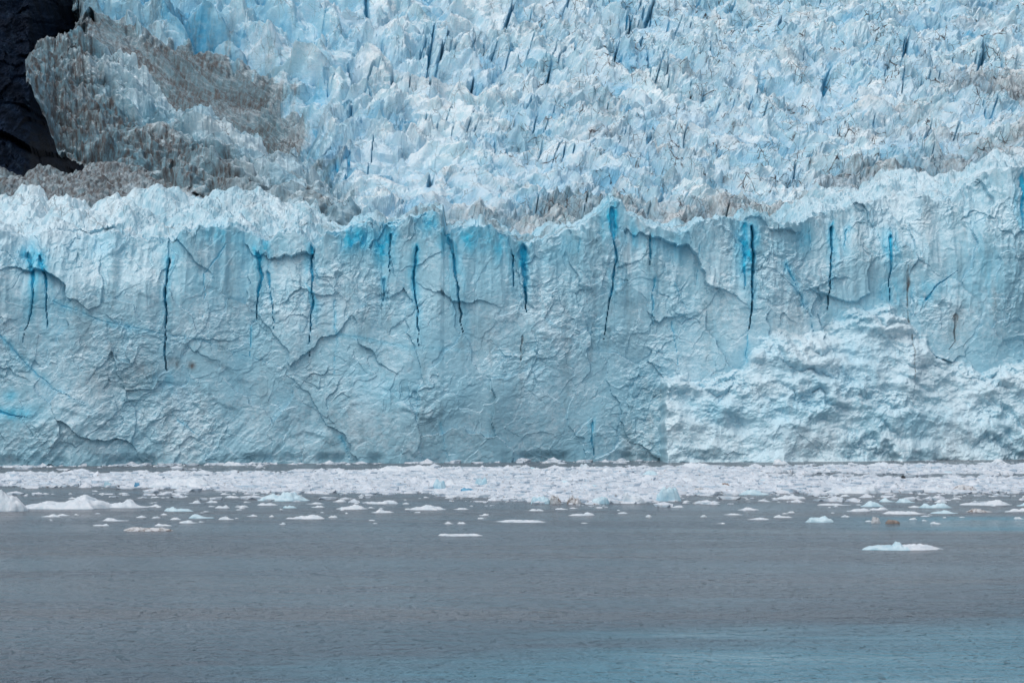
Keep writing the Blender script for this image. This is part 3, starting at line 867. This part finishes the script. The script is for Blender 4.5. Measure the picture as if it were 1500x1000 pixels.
# ------------------------------------------------------------------ floating ice
def floe_mesh(w_, d_, h_, seed, humps=None, rings=None, segs=None, rough=1.0):
    """irregular floating piece: polar grid, edge below the water line, lumpy top. Base at z = 0 is the water line."""
    r = np.random.default_rng(seed)
    big = w_ > 6
    segs = segs or (72 if big else 30)
    rings = rings or (16 if big else 8)
    th = np.arange(segs) / segs * 2 * math.pi
    edge = 1 + 0.22 * noise2(np.cos(th) * 1.2 + seed, np.sin(th) * 1.2, 5) + 0.18 * noise2(np.cos(th) * 3.1 + seed, np.sin(th) * 3.1, 6)
    rr = np.linspace(0.0, 1.0, rings + 1)[1:] ** 0.8
    rr = np.append(rr, 1.03)
    RX = rr[:, None] * edge[None] * np.cos(th)
    RY = rr[:, None] * edge[None] * np.sin(th)
    RX = np.vstack([RX.reshape(-1)[None].T, [[0]]]).ravel()
    RY = np.vstack([RY.reshape(-1)[None].T, [[0]]]).ravel()
    q = np.append(np.repeat(rr, segs), 0.0)
    x, y = RX * w_ / 2, RY * d_ / 2
    k = max(min(w_, 3 * h_ + 0.6), 0.8)
    if humps is None:
        humps = [(r.uniform(-.6, .6), r.uniform(.3, .7), r.uniform(.5, 1.0)) for _ in range(3 if big else 2)]
    prof = np.zeros_like(x)
    for c_, s_, a_ in humps:
        prof = np.maximum(prof, a_ * np.exp(-np.abs((RX - c_) / (1.15 * s_)) ** 3.0 - np.abs(RY / 0.95) ** 3))
    body = np.where(q > 1, 0, np.sqrt(np.clip(1 - q ** 5.0, 0, 1)))
    pk, _, _ = peaks(x / k * 3 + seed * 3.1, y / k * 3, 1.0, seed, (0.4, 1.3), 0.9, 4)
    z = (0.68 if w_ > 1.5 else 0.8) * h_ * body * (0.2 + 0.8 * prof) * (1 + 0.24 * rough * np.clip(pk + 0.35, -1, .8) + 0.42 * rough * fbm(x / k * 4 + seed, y / k * 4, 9, 3))
    z = np.where(q > 1.0, -0.5 - 0.15 * h_, np.maximum(z, 0.02 * h_))
    z = np.where((q > 0.999) & (q < 1.01), 0.05 * h_, z)
    m = len(rr)
    i = np.arange(m * segs).reshape(m, segs)
    j = np.roll(i, -1, 1)
    quads = np.stack([i[:-1], i[1:], j[1:], j[:-1]], -1).reshape(-1, 4)
    tris = np.concatenate([np.stack([quads[:, 0], quads[:, 1], quads[:, 2]], -1), np.stack([quads[:, 0], quads[:, 2], quads[:, 3]], -1),
                           np.stack([np.full(segs, m * segs), i[0], j[0]], -1)])
    return np.stack([x, y, z], -1), tris


def floe(name, u0, u1, vt, vb, mat, label, cat='ice floe', group=None, humps=None, seed=None, deep=None, rough=1.0):
    """a floating piece spanning photo columns u0..u1, waterline at vb, top at vt"""
    seed = seed if seed is not None else int(u0 * 7 + vb * 3) % 9973
    x, y = on_water((u0 + u1) / 2, vb)
    mpp = math.hypot(y, CAM_Z) / F_PX
    w_ = (u1 - u0) * mpp
    d_ = deep or min(max(w_ * 0.55, 0.6), 9.0)
    h_ = max((vb - vt) * mpp - 0.35 * d_ * CAM_Z / y, 0.12 * min(w_, 3))
    Vv, T = floe_mesh(w_, d_, h_, seed, humps, rough=rough)
    o = link(name, make_mesh(name, Vv, T, {}, mat))
    o.location = (x, y + d_ / 2, 0)
    tag(o, label, cat, group)
    return o


G1 = 'loose floes on the open water'
FLOES = [  # name, u0, u1, v_top, v_base, material, label, humps
    ('iceberg', -30, 38, 716, 749, M_WHITE, 'tall rough white iceberg cut by the left edge of the photo', [(-.3, .6, 1), (.3, .5, .75)]),
    ('ice_floe', 22, 158, 725, 746, M_WHITE, 'long low white floe with a rising hump just right of the edge iceberg', [(-.2, .5, .55), (.45, .4, 1), (.75, .25, .8)]),
    ('ice_floe', 146, 216, 730, 744, M_WHITE, 'pointed white floe touching the right end of the long humped floe', [(.1, .35, 1), (-.4, .5, .6)]),
    ('ice_floe', 214, 236, 738, 742, M_WHITE, 'thin white sliver trailing right of the pointed floe', None),
    ('ice_floe', 240, 281, 740, 749, M_PALEBLUE, 'pale blue tapering floe with a blunt left end', [(-.6, .4, 1), (.2, .6, .5)]),
    ('ice_floe', 276, 313, 751, 759, M_PALEBLUE, 'rounded bluish floe below the tapering pale blue one', None),
    ('ice_floe', 320, 342, 754, 761, M_WHITE, 'ragged white floe right of the rounded bluish floe', None),
    ('ice_floe', 345, 363, 738, 743, M_WHITE, 'small white floe at the right end of the upper left row', None),
    ('ice_floe', 315, 336, 739, 744, M_WHITE, 'small two lobed white floe left of the row end', [(-.5, .4, .8), (.4, .4, 1)]),
    ('ice_floe', 276, 294, 731, 737, M_WHITE, 'short white mound above the tapering pale blue floe', None),
    ('ice_floe', 302, 318, 731, 736, M_WHITE, 'small white mound right of the short mound', None),
    ('ice_floe', 329, 352, 724, 729, M_WHITE, 'flat white floe at the edge of the brash, left part of the bay', None),
    ('ice_floe', 61, 87, 751, 757, M_WHITE, 'rounded white floe alone under the long humped floe', None),
    ('ice_floe', 149, 186, 757, 763, M_WHITE, 'flat white floe under the pointed floe', None),
    ('ice_floe', 137, 159, 766, 770, M_WHITE, 'small thin white floe left above the long grey slab', None),
    ('ice_floe', 177, 250, 771, 778, M_DIRTY, 'long flat greyish slab lowest on the left side', [(-.5, .6, .9), (.4, .7, .8)]),
    ('ice_floe', 226, 250, 766, 770, M_WHITE, 'thin white floe above the right end of the long grey slab', None),
    ('ice_floe', 249, 264, 756, 761, M_WHITE, 'small pointed floe left of the rounded bluish floe', None),
    ('ice_floe', 261, 288, 761, 766, M_WHITE, 'low thin white floe under the rounded bluish floe', None),
    ('ice_floe', 361, 376, 752, 756, M_WHITE, 'small white floe right of the ragged floe', None),
    ('ice_floe', 381, 452, 719, 734, M_PALEBLUE, 'large bluish white floe with two smooth mounds at the brash edge', [(-.6, .35, .75), (.2, .45, 1)]),
    ('ice_floe', 377, 406, 734, 740, M_WHITE, 'white floe just under the two mound bluish floe', None),
    ('ice_floe', 494, 537, 738, 746, M_WHITE, 'clean white floe with a smooth rounded back', [(.3, .5, 1), (-.4, .5, .5)]),
    ('ice_floe', 539, 584, 731, 738, M_WHITE, 'dull white floe thickening to its right end', [(.5, .5, 1), (-.3, .6, .4)]),
    ('ice_floe', 544, 576, 744, 751, M_WHITE, 'small peaked white floe below the dull white one', [(-.2, .3, 1), (.4, .5, .4)]),
    ('ice_floe', 600, 651, 738, 747, M_WHITE, 'broad white floe with a bump on top left of the brash corner', [(.1, .35, 1), (-.4, .5, .55), (.6, .3, .6)]),
    ('ice_floe', 426, 476, 753, 760, M_WHITE, 'jagged white floe under the white floe pair in the left middle', [(.3, .5, 1), (-.4, .5, .7)]),
    ('ice_floe', 481, 494, 754, 758, M_WHITE, 'short white floe right of the jagged floe', None),
    ('ice_floe', 488, 507, 730, 735, M_WHITE, 'small lumpy floe above the smooth backed white floe', None),
    ('ice_floe', 448, 474, 735, 738, M_WHITE, 'low white floe left of the smooth backed one', None),
    ('ice_floe', 456, 474, 738, 743, M_WHITE, 'white scrap right under the low white floe', None),
    ('ice_floe', 414, 434, 739, 744, M_PALEBLUE, 'bluish scrap right of the floe under the two mounds', None),
    ('ice_floe', 409, 418, 763, 768, M_WHITE, 'tiny cube like floe below the jagged floe', None),
    ('ice_floe', 642, 705, 780, 785, M_WHITE, 'thin flat white floe alone on the grey water near the centre', [(-.8, .2, 1), (.1, .7, .6), (.7, .3, .7)]),
    ('ice_floe', 651, 664, 763, 767, M_WHITE, 'small white scrap above the lone thin floe', None),
    ('ice_floe', 670, 683, 763, 767, M_WHITE, 'second small scrap right above the lone thin floe', None),
    ('ice_floe', 732, 799, 760, 765, M_WHITE, 'long thin white floe under the centre of the brash edge', None),
    ('ice_floe', 702, 716, 751, 755, M_WHITE, 'small white floe above left of the long thin centre floe', None),
    ('ice_floe', 665, 686, 742, 746, M_WHITE, 'low white floe right of the broad bumped floe', None),
    ('ice_floe', 776, 796, 744, 748, M_WHITE, 'thin white floe just below the blue green brash lump', None),
    ('ice_floe', 814, 832, 742, 746, M_WHITE, 'small white floe below the dirty brash lumps', None),
    ('ice_floe', 835, 870, 749, 755, M_WHITE, 'flat white floe with a raised right end in the centre', [(.6, .4, 1), (-.2, .6, .4)]),
    ('ice_floe', 905, 920, 748, 752, M_WHITE, 'small white floe right of the centre flat floe', None),
    ('ice_floe', 983, 1001, 740, 743, M_WHITE, 'thin white floe below the big grey blue block', None),
    ('ice_floe', 1026, 1036, 753, 757, M_WHITE, 'small bright floe alone right of centre', None),
    ('ice_floe', 946, 955, 753, 757, M_WHITE, 'tiny bright floe left of the small lone one', None),
    ('ice_floe', 1081, 1112, 742, 747, M_WHITE, 'low white floe with a central peak right of centre', [(0, .4, 1), (.5, .4, .4)]),
    ('ice_floe', 1096, 1128, 757, 761, M_WHITE, 'very thin white floe left of the bright chunky floe', None),
    ('ice_floe', 1062, 1090, 751, 754, M_WHITE, 'thin white streak floe below the centrally peaked one', None),
    ('ice_floe', 1135, 1181, 723, 731, M_WHITE, 'flat white floe off the right part of the brash edge', None),
    ('ice_floe', 1144, 1162, 755, 758, M_WHITE, 'thin white scrap left of the bright chunky floe', None),
    ('ice_floe', 1182, 1222, 754, 765, M_PALEBLUE, 'bright chunky bluish white floe on the blue streak of water', [(-.4, .5, .9), (.4, .5, 1)]),
    ('ice_block', 1276, 1290, 756, 766, M_DIRTY, 'upright grey white ice lump beside the brown chunk', [(0, .7, 1)]),
    ('ice_block', 1298, 1319, 760, 767, M_BROWN, 'mud brown ice chunk on the blue streak of water', [(-.2, .6, 1)]),
    ('ice_floe', 1297, 1356, 746, 753, M_WHITE, 'long cream white floe above the brown chunk', None),
    ('ice_floe', 1366, 1405, 746, 752, M_PALEBLUE, 'flat bluish floe right of the long cream floe', None),
    ('ice_floe', 1242, 1277, 742, 749, M_WHITE, 'white floe joined end to end with a brighter one, left of the cream floe', None),
    ('ice_floe', 1274, 1302, 741, 747, M_WHITE, 'bright floe overlapping the right end of its neighbour above the upright lump', None),
    ('ice_floe', 1262, 1295, 733, 742, M_PALEBLUE, 'domed bluish white floe above the joined pair', [(0, .6, 1)]),
    ('ice_floe', 1351, 1395, 735, 744, M_PALEBLUE, 'bluish floe with a knob at its left end', [(-.7, .25, .9), (.3, .5, 1)]),
    ('ice_floe', 1411, 1482, 731, 740, M_WHITE, 'long floe rising to a rounded mound near the right edge', [(.4, .4, 1), (-.3, .7, .4)]),
    ('ice_floe', 1289, 1312, 727, 735, M_PALEBLUE, 'left of two rounded bluish floes close to the brash', None),
    ('ice_floe', 1314, 1340, 728, 736, M_PALEBLUE, 'right of two rounded bluish floes close to the brash', None),
    ('ice_floe', 1370, 1388, 730, 736, M_WHITE, 'small domed floe above the knobbed bluish floe', None),
    ('ice_floe', 1200, 1247, 737, 740, M_WHITE, 'straight thin white strip of ice left of the domed floe', None),
    ('ice_floe', 1418, 1456, 742, 750, M_DIRTY, 'gritty grey broken floe below the long mounded floe', None),
    ('ice_floe', 1481, 1512, 743, 749, M_WHITE, 'white floe cut by the right edge of the photo', None),
    ('ice_floe', 1490, 1512, 733, 741, M_PALEBLUE, 'bluish floe cut by the right edge above the white one', None),
    ('ice_floe', 1332, 1344, 757, 761, M_WHITE, 'small white floe right of the brown chunk', None),
    ('ice_floe', 1486, 1500, 755, 760, M_WHITE, 'small low floe at the right end of the blue streak', None),
    ('ice_floe', 1232, 1246, 752, 757, M_WHITE, 'small cluster like floe right of the bright chunky floe', None),
    ('ice_floe', 1393, 1408, 727, 731, M_WHITE, 'small thin floe above the left tip of the long mounded floe', None),
    ('ice_floe', 1231, 1245, 723, 727, M_WHITE, 'small white floe just off the brash above the thin strip', None),
    ('ice_floe', 1153, 1165, 747, 751, M_WHITE, 'tiny peaked floe above the thin scrap', None),
    # pieces in and along the brash belt
    ('ice_floe', 212, 318, 694, 715, M_WHITE, 'broad smooth white floe lying in the left part of the brash', [(-.2, .6, .8), (.4, .5, 1)]),
    ('ice_block', 196, 206, 706, 714, M_DEEP, 'small deep blue clear block at the front of the broad smooth floe', [(.2, .6, 1)]),
    ('ice_block', 152, 163, 704, 713, M_PALEBLUE, 'pale blue block left of the deep blue one', None),
    ('ice_floe', 547, 646, 679, 691, M_WHITE, 'wide white floe on the far edge of the brash left of centre', None),
    ('ice_block', 634, 653, 700, 717, M_PALEBLUE, 'square pale blue block standing at the left of the blue ice pair', [(0, .8, 1)]),
    ('ice_block', 696, 714, 697, 712, M_PALEBLUE, 'wedge of blue ice standing right of the square block', [(.4, .5, 1)]),
    ('ice_block', 674, 695, 713, 721, M_DEEP, 'low dark slate coloured ice block between the blue pair', None),
    ('ice_floe', 648, 700, 699, 712, M_WHITE, 'bluish white mound joining the square block and the blue wedge', None),
    ('ice_block', 777, 806, 725, 738, M_PALEBLUE, 'blue green rounded lump at the near edge of the brash', [(.2, .6, 1)]),
    ('ice_block', 806, 822, 722, 738, M_DIRTY, 'upright gritty lump right of the blue green lump', [(0, .7, 1)]),
    ('ice_block', 831, 851, 725, 738, M_DIRTY, 'second gritty lump at the near edge, right of the upright one', None),
    ('ice_block', 865, 893, 726, 738, M_PALEBLUE, 'bluish block with a shaded hollow front at the near brash edge', None),
    ('ice_block', 912, 944, 722, 737, M_WHITE, 'white rough lump left of the big grey blue block', None),
    ('ice_block', 962, 997, 708, 734, M_PALEBLUE, 'big grey blue block ending the near brash on the right', [(.3, .6, 1), (-.4, .5, .8)]),
    ('ice_floe', 941, 966, 688, 697, M_PALEBLUE, 'smooth pale blue dome in the middle of the brash', [(0, .8, 1)]),
    ('ice_block', 848, 864, 678, 686, M_WHITE, 'white hump on the far edge of the brash', None),
    ('ice_floe', 991, 1053, 676, 685, M_WHITE, 'long white floe on the far brash edge under the apron corner', None),
    ('ice_block', 1015, 1032, 713, 720, M_DIRTY, 'grey gritty lump right of the big grey blue block', None),
    ('ice_block', 1056, 1070, 706, 713, M_BROWN, 'brown stained lump in the right half of the brash', None),
    ('ice_floe', 1212, 1297, 708, 723, M_WHITE, 'bright ragged floe at the near edge of the right brash', [(.5, .4, 1), (-.1, .5, .7), (-.7, .3, .4)]),
    ('ice_block', 1320, 1327, 696, 701, M_DARK, 'small near black lump on the dark lead in the right brash', None),
    ('ice_floe', 1085, 1128, 714, 725, M_PALEBLUE, 'low bluish floe at the near edge right of the gritty lump', None),
    ('ice_floe', 1340, 1400, 707, 721, M_WHITE, 'hummocky white floe in the right brash beside a grey slab', None),
    ('ice_block', 1398, 1432, 708, 720, M_DIRTY, 'grey slab with dark streaks at the right of the hummocky floe', None),
    ('ice_floe', 327, 358, 673, 682, M_WHITE, 'white floe stranded at the foot of the cliff on the left', None),
    ('ice_floe', 985, 1012, 667, 675, M_WHITE, 'small white dome at the foot of the apron', None),
    ('ice_floe', 1132, 1156, 670, 680, M_WHITE, 'white humped floe between the apron and the right brash', None),
    ('ice_floe', 1452, 1474, 670, 678, M_WHITE, 'white humped floe near the cliff at the far right', None),
    ('ice_floe', 1270, 1310, 674, 683, M_WHITE, 'rough white floe on the far edge of the right brash', None),
]
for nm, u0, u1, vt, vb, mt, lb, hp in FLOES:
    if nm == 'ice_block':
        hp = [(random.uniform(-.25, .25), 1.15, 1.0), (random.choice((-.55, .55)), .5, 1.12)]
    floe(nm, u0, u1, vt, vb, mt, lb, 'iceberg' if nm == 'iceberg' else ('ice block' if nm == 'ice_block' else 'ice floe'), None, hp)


def foreground_floe():
    x, y = on_water(1323, 806)
    mpp = y / F_PX
    w_ = 114 * mpp
    Vv, T = floe_mesh(w_, 5.0, 1.15, 77, [(-.55, .5, .55), (-.08, .10, 1.15), (.4, .45, .68), (.3, .12, .8)], 18, 90)
    root = bpy.data.objects.new('ice_floe', None)
    COL.objects.link(root)
    root.location = (x, y + 2.5, 0)
    tag(root, 'largest nearest floe, low and white with a knob, alone on the grey water', 'ice floe')
    cx = Vv[T].mean(1)[:, 0] + 0.25 * Vv[T].mean(1)[:, 1]
    for nm, mk, mt in (('clear_ice', cx < 0.02 * w_, M_PALEBLUE), ('snow_crust', cx >= 0.02 * w_, M_WHITE)):
        v_, t_, _ = subset(Vv, T, {}, mk)
        o = link(nm, make_mesh(nm, v_, t_, {}, mt), root)
        o['label'] = 'smooth bluish left half' if nm == 'clear_ice' else 'ragged white right half'


foreground_floe()

# tiny fragments on the open water: counted one by one, shared meshes
frag_meshes = []
for k in range(8):
    Vv, T = floe_mesh(1.0, 0.7, 0.22 + 0.05 * (k % 4), 500 + k, rings=4, segs=14)
    frag_meshes.append(make_mesh('ice_fragment', Vv, T, {}, M_WHITE))
r = np.random.default_rng(5)
cnt = 0
while cnt < 150:
    u0 = r.uniform(-20, 1520)
    v0 = 723 + 44 * r.random() ** 2.1
    if 640 < u0 < 1000 and v0 < 742:
        continue
    if v0 > 755 and r.random() < 0.5 and 450 < u0 < 1100:
        continue
    x, y = on_water(u0, v0)
    s = r.uniform(0.35, 1.0) * (1.6 if r.random() < 0.15 else 1)
    o = link('ice_fragment', frag_meshes[cnt % 8])
    o.location = (x, y, 0)
    o.scale = (s * r.uniform(1, 2), s, s * r.uniform(.7, 1.2))
    o.rotation_euler = (0, 0, r.uniform(-.5, .5))
    tag(o, 'tiny white ice fragment drifting on open water among the floes', 'ice fragment', 'tiny fragments on the open water')
    cnt += 1

# blocks frozen into the brash belt
TOP = curve([(-100, 693), (0, 692), (200, 692), (420, 691), (520, 688), (600, 685), (750, 686), (1000, 684), (1150, 683), (1300, 681), (1600, 679)])
BOT = curve([(-100, 712), (0, 713), (180, 714), (330, 720), (375, 722), (450, 722), (560, 724), (620, 722), (645, 728), (760, 730), (775, 737), (950, 738), (985, 734),
             (1000, 725), (1100, 724), (1180, 722), (1300, 722), (1420, 723), (1600, 722)])


def belt_density(u, v):
    d = smooth(-1.5, 2.0, v - TOP(u)) * smooth(2.5, -5, v - BOT(u))
    lead = smooth(1.6, 0.4, np.abs(v - curve([(1040, 694), (1200, 695), (1350, 697), (1600, 695)])(u)) / 3.0) * smooth(1090, 1150, u)
    return d * (1 - 0.85 * lead)


blk = []
for k in range(10):
    Vv, T = floe_mesh(1.0, 0.7, 0.34 + 0.06 * (k % 3), 700 + k, rings=6, segs=22)
    blk.append([make_mesh('brash_block', Vv, T, {}, m) for m in (M_WHITE, M_PALEBLUE, M_BRASH)])
spots = []
while len(spots) < 72:
    u0, v0 = r.uniform(8, 1492), r.uniform(684, 738)
    if belt_density(u0, v0) < 0.6 or any(abs(u0 - f[1] / 2 - f[2] / 2) < (f[2] - f[1]) * 0.6 + 6 and abs(v0 - f[4]) < 8 for f in FLOES):
        continue
    spots.append((u0, v0, int(r.choice([0, 0, 0, 2, 2, 1])), r.uniform(1.4, 2.6) * (1.5 if r.random() < .2 else 1)))
ORD = 'first second third fourth fifth sixth seventh eighth ninth tenth eleventh twelfth'.split() + ['%dth' % i for i in range(13, 40)]
LOOK = ('white', 'pale blue', 'dull grey white')
tally = {}
for u0, v0, ci, s in sorted(spots):
    part = (v0 - TOP(u0)) / (BOT(u0) - TOP(u0))
    row = 'on the far side of the brash' if part < 0.34 else ('in mid brash' if part < 0.67 else 'on the near side of the brash')
    k = tally.get((ci, row), 0)
    tally[(ci, row)] = k + 1
    x, y = on_water(u0, v0)
    o = link('brash_block', blk[k % 10][ci])
    o.location = (x, y, 0)
    o.scale = (s * r.uniform(1, 1.8), s, s * r.uniform(.6, 1.1))
    o.rotation_euler = (0, 0, r.uniform(-.6, .6))
    tag(o, '%s %s block from the left %s' % (ORD[k], LOOK[ci], row), 'ice block', 'blocks packed in the brash belt')


def brash():
    g = np.random.default_rng(9)
    base = []
    for k in range(6):
        q = np.random.default_rng(900 + k)
        ico = [(0, 0, 1)] + [(math.cos(a * 2 * math.pi / 6) * .85, math.sin(a * 2 * math.pi / 6) * .85, .55) for a in range(6)] + \
              [(math.cos((a + .5) * 2 * math.pi / 6) * 1.05, math.sin((a + .5) * 2 * math.pi / 6) * 1.05, -.35) for a in range(6)]
        vv = np.array(ico) * (1 + q.uniform(-.32, .32, (13, 1))) + q.uniform(-.15, .15, (13, 3))
        tt = []
        for a in range(6):
            b = (a + 1) % 6
            tt += [(0, 1 + a, 1 + b), (1 + a, 7 + a, 1 + b), (1 + b, 7 + a, 7 + b)]
        base.append((vv, np.array(tt)))
    Vs, Ts, n0 = [], [], 0
    made = 0
    U = g.uniform(-80, 1580, 60000)
    W = g.uniform(664, 744, 60000)
    foot = curve([(-100, 684), (0, 682), (750, 675), (1500, 669), (1600, 668)])(U)
    dens = belt_density(U, W) * (0.75 + 0.5 * smooth(-0.3, 0.3, noise2(U / 60, W / 5, 3)))
    strip = 0.05 * smooth(-0.1, 0.5, noise2(U / 50, W / 2.2, 4)) * (W > foot) * (W < TOP(U)) + 0.7 * smooth(2.0, 0.8, np.abs(W - foot - 1.2)) * smooth(-0.3, 0.3, noise2(U / 40, U * 0, 6))
    fringe = 0.10 * smooth(0.0, 0.5, noise2(U / 70, W / 4, 8)) * (W > BOT(U) - 3) * (W < BOT(U) + 14)
    ok = g.random(60000) < np.maximum(np.maximum(dens * 0.5, strip), fringe)
    for u0, v0 in zip(U[ok], W[ok]):
        x, y = on_water(u0, v0)
        s = 0.20 + 1.1 * g.random() ** 3.2
        vv, tt = base[g.integers(6)]
        a = g.uniform(0, 6.28)
        c_, s_ = math.cos(a), math.sin(a)
        k1 = s * g.uniform(1, 2.1)
        P = np.stack([(vv[:, 0] * c_ - vv[:, 1] * s_) * k1 + x, (vv[:, 0] * s_ + vv[:, 1] * c_) * s + y, vv[:, 2] * s * g.uniform(.3, .8)], -1)
        Vs.append(P)
        Ts.append(tt + n0)
        n0 += 13
        made += 1
    print('brash pieces', made)
    o = link('brash_ice', make_mesh('brash_ice', np.concatenate(Vs), np.concatenate(Ts), {}, M_BRASH))
    tag(o, 'pale belt of crushed brash ice floating along the foot of the cliff', 'brash ice', kind='stuff')


brash()


def slush():
    NC, NR = 900, 170
    uu = np.linspace(-90, 1590, NC)
    vv = np.linspace(664, 742, NR)[:, None]
    U = np.repeat(uu[None], NR, 0)
    W = vv + 0 * U
    X, Y = on_water(U, W)
    dens = belt_density(U, W)
    h = -0.55 + 0.85 * dens + 0.30 * fbm(X / 6, Y / 12, 31, 5, 0.6) + 0.12 * fbm(X / 1.2, Y / 2, 33, 2)
    h = np.where(h > 0, 0.45 * h, h * 0.6 - 0.02)
    Vv = np.stack([X, Y, h], -1).reshape(-1, 3)
    Fq = grid_faces(NR, NC)
    hm = h.ravel()[Fq].max(1)
    v_, f_, _ = subset(Vv, Fq, {}, hm > -0.05)
    o = link('slush_ice', make_mesh('slush_ice', v_, f_, {}, M_BRASH))
    tag(o, 'thin frozen slush between the brash pieces', 'slush', kind='stuff')


slush()
